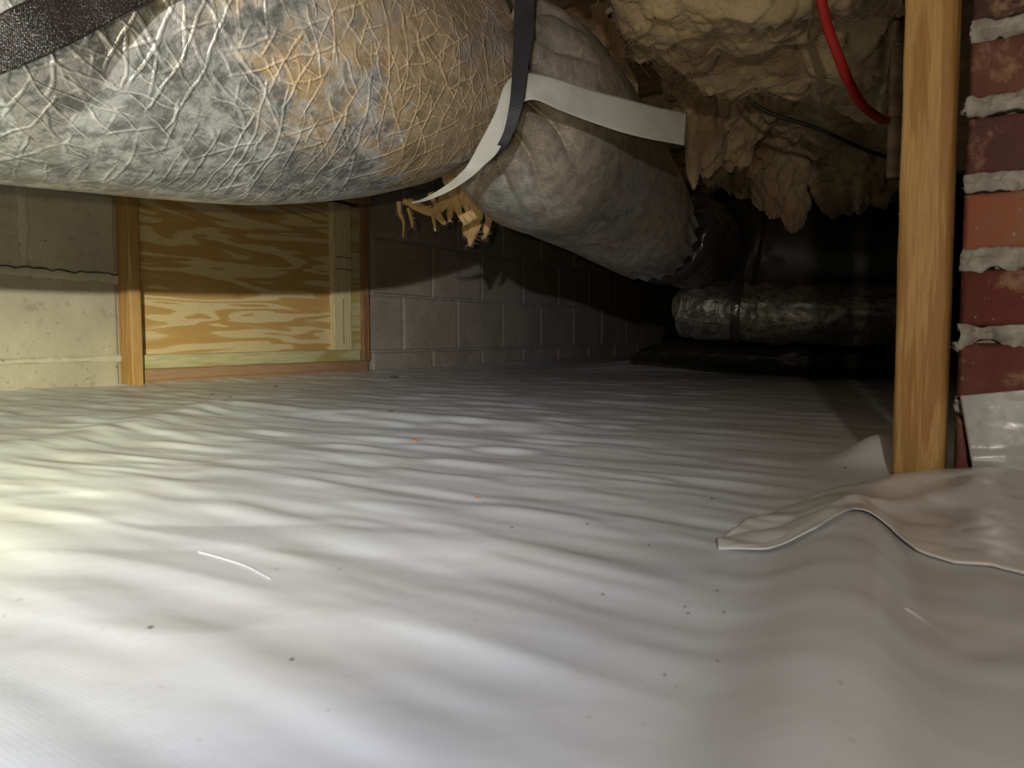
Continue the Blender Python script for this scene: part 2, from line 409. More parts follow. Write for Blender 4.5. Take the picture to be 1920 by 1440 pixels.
# patch with paint drip on the grey wall, bolt holes
far = link('wall_back', box_mesh('wall_back', 6.2, 6.3, -1.6, 1.85, -.2, .8, 0), BLOCKD, smooth=False)
tag(far, 'far block wall lost in the dark', kind='structure')

# ------------------------------------------------------------------ framed access door
door = empty('door_1', (1.5, WY, FZ), label='plywood access hatch in a wooden frame set in the block wall', kind='structure')
def part(name, mat, *b, bev=.003, lab=None, par=door):
    o = link(name, box_mesh(name, *b, bev), mat); adopt(o, par)
    if lab: o['label'] = lab
    for p_ in o.data.polygons: p_.use_smooth = False
    return o
def hz(px, py, Y): return on_plane(px, py, 1, Y).z
YF = 1.782
jl0, jl1 = wx(246, YF), wx(268, YF)
part('jamb', JAMB, jl0, jl1, YF, WY+.06, -.14, .44, bev=.004, lab='honey coloured left jamb')
YS = 1.80
sx0, sx1 = jl1, wx(690, YS)
zs = hz(480, 684, YS)
part('sill', SILLW, sx0, sx1, YS, WY+.06, zs-.042, zs, lab='reddish brown sill board')
YB = 1.805
zb = hz(480, 660, YB)
part('batten', TREATED, sx0+.002, wx(676, YB), YB, WY+.05, zs, zb, lab='greenish treated bottom batten')
part('plywood_panel', PLY, sx0+.012, wx(668, 1.826), 1.8262, 1.834, zb-.01, .43, bev=0, lab='yellow plywood with wavy orange grain')
part('batten', PALE, wx(628, 1.804), wx(660, 1.804), 1.804, 1.826, zb, .43, bev=.0015, lab='pale upright batten with pencil marks')
part('edge_strip', TREATED, wx(660, 1.804)+.001, wx(678, 1.812), 1.812, 1.8262, zb, .43, bev=.001, lab='bluish green ply edge strip')
part('jamb', JAMBR, wx(681, 1.80), wx(691, 1.80)+.004, 1.798, WY+.06, zs, .44, bev=.002, lab='dark reddish right jamb')
part('head', JAMB, jl0, wx(691, 1.80), YF, WY+.06, .44, .49)
# pencil marks on the pale batten
for dz in (.255, .216):
    xa, xb = wx(628, 1.812), wx(660, 1.812)
    o = link('pencil_mark', box_mesh('pencil_mark', xa+.002, xb-.002, 1.8034, 1.8042, dz-.0012, dz+.0012, 0), DARKLINE, smooth=False); adopt(o, door)
o = link('pencil_mark', box_mesh('pencil_mark', wx(641, 1.812), wx(641, 1.812)+.0018, 1.8034, 1.8042, -.03, .12, 0), DARKLINE, smooth=False); adopt(o, door)

# ------------------------------------------------------------------ brick pier
PX = .800; PYL = .0235
pier = empty('brick_pier', (PX+.2, -.2, FZ), label='red brick pier with thick grey mortar at the right edge', cat='pier') if False else None
pier = link('brick_pier', box_mesh('brick_pier', PX+.012, PX+.40, -.40, PYL-.006, FZ-.05, .55, 0), MORT, smooth=False)
tag(pier, 'red brick pier with thick grey mortar joints at the right edge', 'pier')
H_ = .0677
def rough_brick(y0, y1, z0, z1, mat, seed, face='x'):
    n_, m_ = 50, 20
    U, V = np.meshgrid(np.linspace(0, 1, n_), np.linspace(0, 1, m_), indexing='ij')
    U = .5-.5*np.cos(U*math.pi); V = .5-.5*np.cos(V*math.pi)
    Y = y0+(y1-y0)*U; Z = z0+(z1-z0)*V
    e = np.minimum(np.minimum(U, 1-U)*(y1-y0), np.minimum(V, 1-V)*(z1-z0))
    ed = np.clip(e/.005, 0, 1); ed = 1-np.sqrt(np.clip(1-(1-ed)**2, 0, 1))
    X = PX + .012*ed + .0012*fbm(Y*30, Z*30, seed, 4) + .001*vn(Y*8, Z*8, seed)
    Z = Z + .0015*fbm(Y*25, Z*6, seed+5, 2)*(1-ed)
    o = link('brick', grid_mesh('brick', np.stack([X, Y, Z], -1), flip=True), mat, pier); solidify(o, .02, -1); return o
cols = {4: 6, 3: 0, 2: 1, 1: 3, 0: 2, -1: 5, -2: 0}
for k in range(-2, 8):
    z0, z1 = k*H_+.0075, (k+1)*H_-.0075
    ci = cols.get(k, (k*3) % 7)
    off = .0 if k % 2 else .095
    js = [PYL, PYL-.095-off, PYL-.30-off+.01, -.40]
    for i in range(3):
        rough_brick(js[i+1]+.005, js[i]-(.0 if i == 0 else .005), z0, z1, BR[(ci+i*2) % 7], k*3.3+i)
def mortar_strip(z, k, h=.0100, proud=.004):
    n_, m_ = 300, 28
    U, V = np.meshgrid(np.linspace(0, 1, n_), np.linspace(0, 1, m_), indexing='ij')
    Y = -.40 + (PYL+.40)*U
    wv = 1 + .55*fbm(Y*45, 0*Y, k*1.7, 3) * (V < .5) + .25*fbm(Y*45, 0*Y, k*1.7+9, 3)*(V >= .5)
    drip = .014*np.clip(fbm(Y*30, 0*Y+k, k*2.9, 3)-.35, 0, 1)
    Z = z + (V-.5)*2*h*wv - drip*(V < .35)
    X = PX + .004 - (proud+.004)*np.sqrt(np.clip(1-np.abs(2*V-1)**8, 0, 1)) - .0035*fbm(Y*90, Z*90, k, 3) - .0014*np.abs(vn(Y*330, Z*330, k))*(np.sin(V*math.pi))
    Y = Y + .0015*vn(Z*100, 0*Y, k)*(U > .97)
    o = link('mortar_joint', grid_mesh('mortar_joint', np.stack([X, Y, Z], -1), flip=True), MORT, pier); solidify(o, .008, -1); return o
for k in range(-2, 9): mortar_strip(k*H_, k, proud=-.001+.0025*(k % 2))

# ------------------------------------------------------------------ wooden post beside the pier
n_ = 120
pw0, pw1, pd0, pd1 = .0295, .0700, .742, .80
prof = []
def rr(x0, x1, y0, y1, r, s=4):
    out = []
    for cx_, cy_, a0 in ((x1-r, y1-r, 0), (x0+r, y1-r, 90), (x0+r, y0+r, 180), (x1-r, y0+r, 270)):
        for i in range(s+1):
            a = math.radians(a0+90*i/s); out.append((cx_+r*math.cos(a), cy_+r*math.sin(a)))
    return out
ring = np.array(rr(pd0, pd1, pw0, pw1, .006, 5))
zz = np.linspace(FZ+.004, .62, n_)
Pts = np.zeros((n_, len(ring), 3))
for i, z in enumerate(zz):
    w_ = .0007*vn(np.arange(len(ring))*1.3, z*30, 2.)
    Pts[i, :, 0] = ring[:, 0] + w_; Pts[i, :, 1] = ring[:, 1] + w_*.8 + .0012*math.sin(z*5) ; Pts[i, :, 2] = z
me = grid_mesh('timber_post', Pts, closed_v=True, flip=False)
bm = bmesh.new(); bm.from_mesh(me); bmesh.ops.holes_fill(bm, edges=[e for e in bm.edges if e.is_boundary]); bmesh.ops.recalc_face_normals(bm, faces=bm.faces[:]); bm.to_mesh(me); bm.free()
post = link('timber_post', me, POSTW)
tag(post, 'upright yellow pine stud standing on the membrane against the brick pier', 'post')
sp = []
for (px, py) in ((1694, 214), (1690, 350), (1688, 400)):
    a = on_plane(px+6, py, 0, .77); a.y = pw1+.0005
    bm = bmesh.new(); bmesh.ops.create_icosphere(bm, subdivisions=2, radius=.0022)
    for v in bm.verts: v.co = Vector((v.co.x*.8, v.co.y*1.4, v.co.z*.8 + .0006*math.sin(v.co.y*3000)))+a
    me = bpy.data.meshes.new('splinter'); bm.to_mesh(me); bm.free(); o = link('splinter', me, POSTW); adopt(o, post); o.matrix_parent_inverse = Matrix()

# ------------------------------------------------------------------ membrane flap and tape at the pier
def poly(pts, n):
    p = np.array(pts, float); s = np.concatenate([[0], np.cumsum(np.hypot(*np.diff(p, axis=0).T))])
    t = np.linspace(0, s[-1], n); return np.stack([np.interp(t, s, p[:, 0]), np.interp(t, s, p[:, 1])], -1)
def flap(name, top, bot, lift, seed, mat, nu=160, nv=60, fold=.004):
    T = poly(top, nu); B = poly(bot, nu); G = np.zeros((nu, nv, 3))
    for i in range(nu):
        a = on_plane(T[i, 0], T[i, 1], 2, FZ+.008); b_ = on_plane(B[i, 0], B[i, 1], 2, FZ+.012)
        for j in range(nv):
            G[i, j] = a.lerp(b_, j/(nv-1))
    u = np.linspace(0, 1, nu)[:, None]; v = np.linspace(0, 1, nv)[None, :]
    X, Y = G[..., 0], G[..., 1]
    f = fold*np.abs(vn(X*14+Y*22, Y*10-X*9, seed)) + fold*.5*np.abs(vn(X*40, Y*34, seed+2))
    edge = sm(0, .12, v)*sm(0, .12, 1-v)
    G[..., 2] = hf(X, Y) + lift + f*(.4+.6*edge)
    return G
top1 = [(1345, 997), (1400, 962), (1480, 938), (1560, 918), (1680, 900), (1760, 891), (1850, 886), (2040, 880)]
bot1 = [(1347, 1001), (1450, 1006), (1530, 1003), (1600, 978), (1668, 978), (1720, 1004), (1790, 1024), (1860, 1032), (2040, 1075)]
G = flap('membrane_flap', top1, bot1, .0028, 4., FLAP, fold=.003)
# the rear edge curls up off the floor against post and pier
v = np.linspace(0, 1, G.shape[1])[None, :]; u = np.linspace(0, 1, G.shape[0])[:, None]
G[..., 2] += .008*np.exp(-(v/.22)**2)*sm(.2, .5, u) + .004*np.exp(-((v-.55-.25*np.sin(u*7))/.09)**2)*sm(.25, .4, u)
o = link('membrane_flap', grid_mesh('membrane_flap', G), FLAP); solidify(o, .0006, 1)
tag(o, 'crumpled white membrane strip taped over the floor at the foot of the brick pier', 'membrane')
# upstand behind the flap, left of the post
T = [(1680, 815), (1676, 860), (1688, 898)]
pts = [[P(1676, 812, .72), P(1640, 850, .76), P(1560, 880, .80)], [P(1684, 860, .70), P(1640, 880, .72), P(1520, 905, .72)], [P(1692, 902, .67), P(1640, 912, .66), P(1470, 940, .63)]]
# tape patch on the pier face
nu, nv = 60, 60
G = np.zeros((nu, nv, 3))
for i in range(nu):
    for j in range(nv):
        s_, t_ = i/(nu-1), j/(nv-1)
        px = (1800 + 26*t_)*(1-s_) + 2080*s_; py = (742-26*s_)*(1-t_) + 892*t_
        q = on_plane(px, py, 0, PX-.011)
        bul = .003*math.exp(-((t_-.78)/.10)**2) + .004*t_**3
        G[i, j] = (q.x - bul - .0008*math.sin(s_*9+t_*3) - .001*max(0, vn(s_*5, t_*4, 3.)), q.y, q.z)
o = link('membrane_tape', grid_mesh('membrane_tape', G, flip=True), SEAM); solidify(o, .0006, 1)
tag(o, 'glossy pale grey tape patch stuck on the lowest bricks of the pier', 'tape')

# ------------------------------------------------------------------ ducts
def cr(pts, n):
    p = np.array(pts, float); k = len(p); out = []
    pp = np.vstack([2*p[0]-p[1], p, 2*p[-1]-p[-2]])
    for i in range(n):
        t = i/(n-1)*(k-1); j = min(int(t), k-2); f = t-j
        a, b_, c_, d = pp[j], pp[j+1], pp[j+2], pp[j+3]
        out.append(.5*((2*b_)+(-a+c_)*f+(2*a-5*b_+4*c_-d)*f*f+(-a+3*b_-3*c_+d)*f**3))
    return np.array(out)
def tube(secs, n=300, m=200, disp=None, up=Vector((0, 0, 1)), xplane=False):
    """secs: (x, y, z, r_side, r_vertical)"""
    S = cr(secs, n); cen = S[:, :3]; tan = np.gradient(cen, axis=0); tan /= np.linalg.norm(tan, axis=1)[:, None]
    if xplane: tan = tan*0 + np.array([1., 0, 0])
    upv = np.array(up)[None, :].repeat(n, 0); side = np.cross(tan, upv); side /= np.linalg.norm(side, axis=1)[:, None]
    upn = np.cross(side, tan)
    ph = np.linspace(0, 2*math.pi, m, endpoint=False)
    s = np.linspace(0, 1, n)[:, None]*np.ones((1, m)); PH = np.ones((n, 1))*ph[None, :]
    k = 1 + (disp(s, PH, cen) if disp else 0)
    return cen[:, None, :] + side[:, None, :]*(S[:, 3:4]*np.cos(PH)*k)[..., None] + upn[:, None, :]*(S[:, 4:5]*np.sin(PH)*k)[..., None]
# main piece, lies along X then pinched at the strap
secL = [(-.55, .80, .335, .185, .185), (-.10, .80, .330, .19, .19), (.30, .795, .333, .192, .19), (.55, .785, .345, .195, .187), (.70, .775, .358, .19, .180),
        (.80, .765, .368, .178, .168), (.88, .748, .382, .158, .158), (.925, .738, .392, .150, .152), (.95, .725, .400, .135, .142), (.965, .70, .408, .105, .122)]
def dispL(s, ph, cen):
    x = cen[:, 0][:, None]*np.ones_like(ph)
    near = sm(.72, .97, x)
    d = .016*vn(x*3, np.cos(ph)*2+4, np.sin(ph)*2) + .006*vn(x*11, np.cos(ph)*6, np.sin(ph)*6)
    d = d - .06*near*np.abs(np.sin(ph*5.5+vn(x*3, 0*x, 1.)*.8))**.8*(.6+.4*vn(np.cos(ph)*3, np.sin(ph)*3, 7.))
    # long crease on the camera side, far left
    g_ = gs(ph, 3.55+.9*(x-.25), .13)*(1-sm(.35, .5, x)); d = d - .05*g_ + .03*gs(ph, 3.30+.9*(x-.25), .10)*(1-sm(.35, .5, x))
    return d
duct = empty('flexible_duct', (.5, .78, .33), label='large foil-wrapped flexible duct slung by straps below the ceiling insulation', cat='duct')
o = link('duct_jacket', grid_mesh('duct_jacket', tube(secL, 420, 320, dispL, xplane=True), True, True), FOIL1); adopt(o, duct); o['label'] = 'dusty tan-stained foil jacket'
c2 = lambda px, py, d, a, b_: (*P(px, py, d), a, b_)
secR = [(.958, .690, .415, .098, .112), (1.01, .690, .412, .112, .125), (1.05, .692, .404, .134, .148), (1.10, .696, .388, .158, .172), (1.18, .702, .374, .172, .186), (1.30, .712, .362, .172, .178), (1.45, .712, .332, .160, .162),
        (1.60, .705, .285, .140, .140), (1.72, .700, .245, .122, .118)]
def dispR(s, ph, cen):
    near = 1-sm(.0, .50, s); far = sm(.86, 1., s)
    d = .012*vn(s*9, np.cos(ph)*2+4, np.sin(ph)*2) + .006*vn(s*30, np.cos(ph)*6, np.sin(ph)*6)
    pl = np.abs(np.sin(ph*6.5+1.1+1.5*vn(s*5, np.cos(ph)*1.5, np.sin(ph)*1.5)))
    d = d - .42*near**1.5*(1-pl)**2.*sm(0, .05, s+.01) + .05*near
    d = d - .08*far*np.abs(np.sin(ph*11+vn(s*5, 0*s, 2.)))
    return d
o = link('duct_jacket', grid_mesh('duct_jacket', tube(secR, 300, 320, dispR, xplane=True), True, True), FOIL2); adopt(o, duct); o['label'] = 'cleaner silver foil jacket beyond the pinch'
secE = [(1.70, .70, .247, .118, .114), c2(1232, 430, 1.88, .122, .120), c2(1255, 440, 1.93, .134, .130), c2(1285, 452, 2.0, .128, .125), c2(1312, 458, 2.06, .118, .118), c2(1335, 460, 2.11, .105, .105)]
def dispE(s, ph, cen): return -.07*np.abs(np.sin(ph*9+2*s))*(1-sm(.0, .55, s)) + .03*vn(s*8, np.cos(ph)*5, np.sin(ph)*5)
o = link('taped_collar', grid_mesh('taped_collar', tube(secE, 90, 220, dispE), True, True), BTAPE); adopt(o, duct); o['label'] = 'black taped collar at the far end'

# black trunk going right
secB = [c2(1345, 465, 2.16, .10, .118), c2(1368, 470, 2.18, .145, .145), c2(1420, 478, 2.17, .165, .16), c2(1500, 486, 2.13, .168, .165), c2(1600, 492, 2.08, .17, .165), c2(1760, 498, 2.0, .17, .165)]
def dispB(s, ph, cen): return .03*np.abs(np.sin(ph*9+4*s))*(1-sm(.05, .22, s)) + .02*vn(s*12, np.cos(ph)*4, np.sin(ph)*4) + .05*gs(s, .40, .015)*(1+.6*vn(s*60, np.cos(ph)*6, np.sin(ph)*6))
o = link('trunk_duct', grid_mesh('trunk_duct', tube(secB, 260, 200, dispB), True, True), BJACK)
tag(o, 'glossy black wrapped trunk duct running right from the taped collar', 'duct')
secF = [c2(1272, 578, 2.12, .02, .02), c2(1276, 578, 2.12, .062, .062), c2(1290, 579, 2.11, .080, .080), c2(1330, 580, 2.08, .084, .084), c2(1385, 584, 2.05, .080, .080), c2(1450, 587, 2.02, .084, .082), c2(1600, 588, 1.93, .084, .082), c2(1780, 590, 1.83, .084, .082)]
def dispF(s, ph, cen): return .05*vn(s*22, np.cos(ph)*3, np.sin(ph)*3) + .018*vn(s*70, np.cos(ph)*7, np.sin(ph)*7)
fd = empty('branch_duct', P(1500, 640, 2.0), label='thin foil-covered duct lying under the black trunk duct', cat='duct')
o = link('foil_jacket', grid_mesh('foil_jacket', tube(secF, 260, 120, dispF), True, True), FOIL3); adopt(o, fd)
secK = [c2(1376, 583.5, 2.055, .0835, .0835), c2(1394, 584.5, 2.045, .0835, .0835)]
o = link('tape_band', grid_mesh('tape_band', tube(secK, 14, 100, lambda s, p, c: .01*vn(s*4, np.cos(p)*3, np.sin(p)*3)), True, True), BTAPE); adopt(o, fd); o['label'] = 'dark tape band'

secG = [c2(1190, 672, 2.55, .03, .012), c2(1230, 664, 2.5, .08, .03), c2(1300, 662, 2.42, .10, .045), c2(1420, 668, 2.3, .10, .048), c2(1560, 674, 2.2, .10, .048), c2(1760, 684, 2.1, .10, .048)]
o = link('floor_duct', grid_mesh('floor_duct', tube(secG, 160, 100, lambda s, p, c: .08*vn(s*14, np.cos(p)*2, np.sin(p)*2)+.03*vn(s*50, np.cos(p)*5, np.sin(p)*5)), True, True), BJACK)
tag(o, 'flattened black duct lying on the membrane below the foil branch duct', 'duct')

# ------------------------------------------------------------------ straps (ribbons given by their two edges)
def ribbon(name, rowsp, mat, t=.0012, n=160, m=14, wav=.0015, seed=1.):
    A = cr([tuple(P(*r[0])) for r in rowsp], n); B = cr([tuple(P(*r[1])) for r in rowsp], n)
    v = np.linspace(0, 1, m)[None, :, None]; G = A[:, None, :]*(1-v) + B[:, None, :]*v
    s = np.linspace(0, 1, n)[:, None]*np.ones((1, m)); V = v[..., 0]*np.ones((n, 1))
    f = wav*vn(s*9, V*1.2, seed); G = G - f[..., None]*np.array(Fh)[None, None, :]
    o = link(name, grid_mesh(name, G), mat); solidify(o, t, 0); return o
o = ribbon('duct_strap', [((968, -70, 1.10), (1010, -70, 1.10)), ((965, 0, 1.10), (1003, 0, 1.10)), ((963, 60, 1.09), (1002, 60, 1.09)), ((961, 120, 1.08), (992, 120, 1.08)), ((957, 180, 1.07), (984, 180, 1.07)), ((952, 215, 1.07), (975, 217, 1.07)),
                          ((944, 248, 1.08), (962, 252, 1.08)), ((930, 275, 1.09), (946, 280, 1.09)), ((914, 293, 1.12), (928, 297, 1.12)), ((900, 298, 1.20), (915, 300, 1.20))], STRAP, .0015)
tag(o, 'narrow black webbing strap pinching the foil duct in the middle', 'strap')
o = ribbon('hanger_tape', [((770, 379, 1.20), (772, 381, 1.20)), ((798, 370, 1.16), (802, 375, 1.16)), ((838, 346, 1.13), (846, 356, 1.13)), ((868, 320, 1.105), (884, 332, 1.11)), ((880, 303, 1.10), (908, 310, 1.10)), ((902, 262, 1.085), (932, 287, 1.09)), ((928, 212, 1.08), (950, 252, 1.085)),
                           ((944, 165, 1.08), (967, 215, 1.085)), ((966, 142, 1.085), (980, 193, 1.09)), ((1000, 139, 1.10), (1006, 188, 1.09)), ((1050, 150, 1.11), (1046, 205, 1.10)), ((1110, 168, 1.135), (1108, 228, 1.125)),
                           ((1170, 184, 1.165), (1172, 249, 1.15)), ((1230, 200, 1.20), (1232, 263, 1.18)), ((1288, 212, 1.24), (1283, 273, 1.22))], WSTRAP, .001, 260, 14, .003, 5.)
tag(o, 'pale woven strap with its cut end sticking out over the silver duct', 'strap')
# wide dark strap, upper left, wraps the near end of the duct
def wrap(name, x0, x1, mat, a0, a1, skew, off=.006):
    n_, m_ = 120, 20; G = np.zeros((n_, m_, 3))
    for i in range(n_):
        a = math.radians(a0+(a1-a0)*i/(n_-1))
        for j in range(m_):
            t = j/(m_-1); x = x0+(x1-x0)*t + skew*(a-math.radians(a0))
            r = .195+off+.001*math.sin(i*.5)
            G[i, j] = (x, .797-r*math.cos(a), .322+r*math.sin(a))
    o = link(name, grid_mesh(name, G), mat); solidify(o, .002, 0); return o
o = ribbon('wide_strap', [((-110, 85, .515), (-110, 200, .505)), ((0, 27, .542), (0, 140, .534)), ((60, -2, .56), (100, 98, .562)), ((140, -40, .592), (200, 46, .60)), ((240, -90, .63), (300, -6, .64)), ((340, -140, .665), (420, -66, .68)), ((500, -240, .72), (600, -180, .74))], GSTRAP, .002, 120, 16, .001, 3.)
tag(o, 'wide dark brown glittering strap crossing the duct at the upper left corner', 'strap')

# ------------------------------------------------------------------ ceiling: deck, joists, insulation
dk = link('ceiling', box_mesh('ceiling', -.9, 6.2, -1.6, 1.86, .80, .84, 0), DARKW, smooth=False); tag(dk, 'dark subfloor boards over the crawl space', kind='structure')
def batt(name, x0, x1, y0, y1, zb, mat, seed, label, amp=.05, nx=90, ny=240, group=None):
    X, Y = np.meshgrid(np.linspace(x0, x1, nx), np.linspace(y0, y1, ny), indexing='ij')
    U = (X-x0)/(x1-x0)
    e = np.sqrt(np.clip(1-(2*U-1)**2, 0, 1))
    Z = zb + .07*(1-e) - amp*(fbm(X*4, Y*3, seed, 4, .45)+.25*np.abs(vn(X*12, Y*9, seed+2))) 
    X = X + .02*fbm(Y*6, X*6, seed+3, 3); Y = Y + .03*fbm(X*7, Y*5, seed+8, 3)
    o = link(name, grid_mesh(name, np.stack([X, Y, Z], -1), flip=True), mat); solidify(o, .05, -1)
    return tag(o, label, 'insulation', group)
labs = ['fibreglass batt over the middle of the foil duct, nearest the torch', 'brown fibreglass batt just behind the black webbing strap', 'fibreglass batt behind the pale strap end', 'shadowed fibreglass batt above the silver duct end', 'dark fibreglass batt above the taped collar', 'dark fibreglass batt beyond the trunk duct', 'furthest fibreglass batt lost in the dark']
xb = .62
for i, lb in enumerate(labs):
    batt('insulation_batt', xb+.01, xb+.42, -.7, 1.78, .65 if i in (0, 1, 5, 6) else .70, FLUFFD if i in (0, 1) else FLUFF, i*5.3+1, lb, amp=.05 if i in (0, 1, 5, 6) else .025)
    xb += .43
# joists between the batts
jl = ['first dark joist edge from the camera', 'second dark joist edge from the camera', 'third dark joist edge from the camera', 'fourth dark joist edge from the camera', 'fifth dark joist edge from the camera', 'sixth dark joist edge from the camera']
for i in range(6):
    x = .62+.43*(i+1)-.015
    tag(link('floor_joist', box_mesh('floor_joist', x, x+.035, -1.2, 1.82, .64, .80, .002), DARKW, smooth=False), jl[i], 'joist')

def fibres(obj_, count, L, seed, mat, spread=.8, wd=.0005):
    me = obj_.data; n = len(me.vertices); co = np.zeros(n*3); me.vertices.foreach_get('co', co); co = co.reshape(-1, 3)
    rg = np.random.RandomState(seed); idx = rg.randint(0, n, count); K = 5
    base = co[idx]; d = rg.normal(size=(count, 3))*np.array([1, 1, .5]); d[:, 2] -= .45; d /= np.linalg.norm(d, axis=1)[:, None]
    b2 = rg.normal(size=(count, 3))*.6; ln = L*(.35+rg.rand(count)*.9)
    sd = np.cross(d, rg.normal(size=(count, 3))); sd /= np.linalg.norm(sd, axis=1)[:, None]+1e-9
    V = np.zeros((count, K, 2, 3))
    for k in range(K):
        t = k/(K-1); p = base + (d*t + b2*t*t*.6)*ln[:, None]; wk = wd*(1-.8*t)
        V[:, k, 0] = p-sd*wk; V[:, k, 1] = p+sd*wk
    q = np.array([[2*k, 2*k+1, 2*k+3, 2*k+2] for k in range(K-1)]); F_ = (np.arange(count)[:, None, None]*2*K+q[None]).reshape(-1, 4)
    m2 = bpy.data.meshes.new('loose_fibres'); m2.from_pydata(V.reshape(-1, 3).tolist(), [], F_.tolist()); m2.update()
    o = link('loose_fibres', m2, mat, obj_); o['kind'] = 'stuff'; return o
def slab(name, c4, thick, mat, seed, label, amp=.04, n=340, m=260, cat='insulation', freq=1.):
    a, b_, c_, d = [np.array(q) for q in c4]          # near-left, near-right, far-right, far-left
    U, V = np.meshgrid(np.linspace(0, 1, n), np.linspace(0, 1, m), indexing='ij')
    G = (a*(1-U[..., None])+b_*U[..., None])*(1-V[..., None]) + (d*(1-U[..., None])+c_*U[..., None])*V[..., None]
    X, Y, Z = G[..., 0], G[..., 1], G[..., 2]
    e = np.minimum(sm(0, .12, np.minimum(U, 1-U)), sm(0, .12, np.minimum(V, 1-V)))
    h = amp*(fbm(X*5*freq, Y*4*freq, seed, 5, .45)) + amp*.5*np.abs(vn(X*13*freq, Y*9*freq, seed+1)) + amp*.42*np.abs(vn(X*27+Y*5, Y*21, seed+9)) + amp*.2*np.abs(vn(X*55, Y*48+X*9, seed+10))
    G[..., 2] -= h*(.4+.6*e) - .06*(1-e)**2
    G[..., 0] += .025*fbm(X*7, Y*7, seed+4, 2); G[..., 1] += .025*fbm(X*7, Y*7, seed+6, 2)
    o = link(name, grid_mesh(name, G), mat); solidify(o, thick, 1)
    return tag(o, label, cat)
slab('sagging_batt', [P(1040, -90, 1.12), P(1720, -90, 1.12), P(1700, 285, 1.52), P(1170, 70, 1.50)], .06, FLUFF, 3., 'cream fibreglass batt sagging behind the red tube at the top right')
slab('sagging_batt', [P(1180, 90, 1.62), P(1720, 255, 1.62), P(1720, 400, 2.3), P(1300, 330, 2.6)], .06, FLUFF, 13., 'shadowed fibreglass batt hanging lower, under the thin black line', amp=.05)
sb = [o for o in C.objects if o.name.startswith('sagging_batt')]
fibres(sb[0], 4500, .022, 1, FLUFF, wd=.0004); fibres(sb[1], 2500, .025, 2, FLUFF)

def tuft_mesh(strands, seed, nseg=26, m=14):
    """strands: list of lists of (x,y,z,r) ; flattened, noisy"""
    vs, fs = [], []
    for k, st in enumerate(strands):
        S = cr(st, nseg); base = len(vs)
        tan = np.gradient(S[:, :3], axis=0); tan /= np.linalg.norm(tan, axis=1)[:, None]+1e-9
        r_ = Vector(Rt)
        for i in range(nseg):
            t = Vector(tan[i]); a = t.cross(Fh); 
            if a.length < .1: a = t.cross(Rt)
            a.normalize(); b_ = t.cross(a).normalized()
            for j in range(m):
                p_ = 2*math.pi*j/m
                q = Vector(S[i, :3]); nn = 1+.42*float(fbm(q.x*34+math.cos(p_)*1.1, q.y*34+math.sin(p_)*1.1, q.z*22+seed+k, 3))
                r = max(S[i, 3], .0003)*nn
                vs.append(q + a*(r*math.cos(p_)) + b_*(r*.7*math.sin(p_)))
        for i in range(nseg-1):
            for j in range(m):
                fs.append((base+i*m+j, base+(i+1)*m+j, base+(i+1)*m+(j+1) % m, base+i*m+(j+1) % m))
        fs.append(tuple(base+j for j in range(m))[::-1]); fs.append(tuple(base+(nseg-1)*m+j for j in range(m)))
    return mesh('tuft', vs, fs)
def tuft(name, strands_px, mat, seed, label, group=None):
    st = []; rg = random.Random(int(seed*10))
    for s in strands_px:
        kk = s[0][2]/1400.; rmax = max(q[3] for q in s)/kk
        nsub = 1 if rmax < 9 else (3 if rmax < 20 else 6)
        for q_ in range(nsub):
            ox = rg.uniform(-.75, .75) if nsub > 1 else 0; od = rg.uniform(-.5, .5) if nsub > 1 else 0; cut = rg.uniform(.80, 1.04) if nsub > 1 else 1
            y0 = s[0][1]; sc = 1. if nsub == 1 else (.62 if nsub == 3 else .44)
            st.append([(*P(x+ox*r/kk, y0+(y-y0)*cut, d+od*r*1.2), max(r*sc, .0006)) for (x, y, d, r) in s])
    o = link(name, tuft_mesh(st, seed), mat); fibres(o, 60*len(st), .012 if len(st) > 6 else .014, int(seed), mat, wd=.0004); return tag(o, label, 'insulation', group)
D = 1.62; k_ = D/1400.
def S(pts, d=D): return [(x, y, d+dd, r*k_) for (x, y, r, dd) in [(p + (0,))[:4] for p in pts]]
tuft('insulation_tuft', [
    S([(900, 250, 60), (880, 320, 48), (870, 360, 28), (868, 390, 14), (876, 420, 3)]),
    S([(960, 280, 55), (930, 340, 45), (915, 380, 25), (915, 400, 10)]),
    S([(990, 330, 42), (960, 380, 32), (950, 410, 20), (958, 430, 5)]),
    S([(760, 376, 7), (790, 392, 9), (815, 398, 9), (840, 370, 14), (870, 350, 16)]),
    S([(748, 378, 4), (750, 400, 3), (757, 418, 2), (756, 445, 1)]),
    S([(765, 390, 3), (772, 412, 3), (773, 426, 1)]),
    S([(806, 385, 4), (813, 410, 3), (816, 434, 1)]),
    S([(806, 362, 6), (818, 386, 5), (824, 408, 6), (834, 420, 4)]),
    S([(845, 380, 6), (844, 400, 5), (842, 416, 3)]),
    S([(868, 400, 10), (884, 420, 12), (880, 440, 10), (880, 462, 2)]),
    S([(890, 380, 16), (892, 410, 12), (895, 425, 4)]),
    S([(925, 380, 14), (920, 415, 8), (915, 440, 7), (913, 452, 3), (904, 458, 1)]),
    S([(945, 385, 7), (941, 410, 3), (940, 422, 1)]),
    S([(985, 400, 18), (1005, 415, 12), (1018, 430, 2)]),
], TUFT, 2., 'ragged tan fibreglass tuft hanging between the duct bulges')
D = 1.50; k_ = D/1400.
tuft('insulation_tuft', [S([(1150, 10, 40), (1145, 60, 30), (1140, 110, 24), (1135, 140, 26), (1140, 158, 12)]), S([(1160, 60, 26), (1160, 120, 18), (1175, 160, 20), (1190, 190, 6)]), S([(1125, 60, 20), (1122, 110, 14), (1118, 150, 3)])], PINK, 5.,
     'pinkish fibreglass strip hanging just above the pale strap')
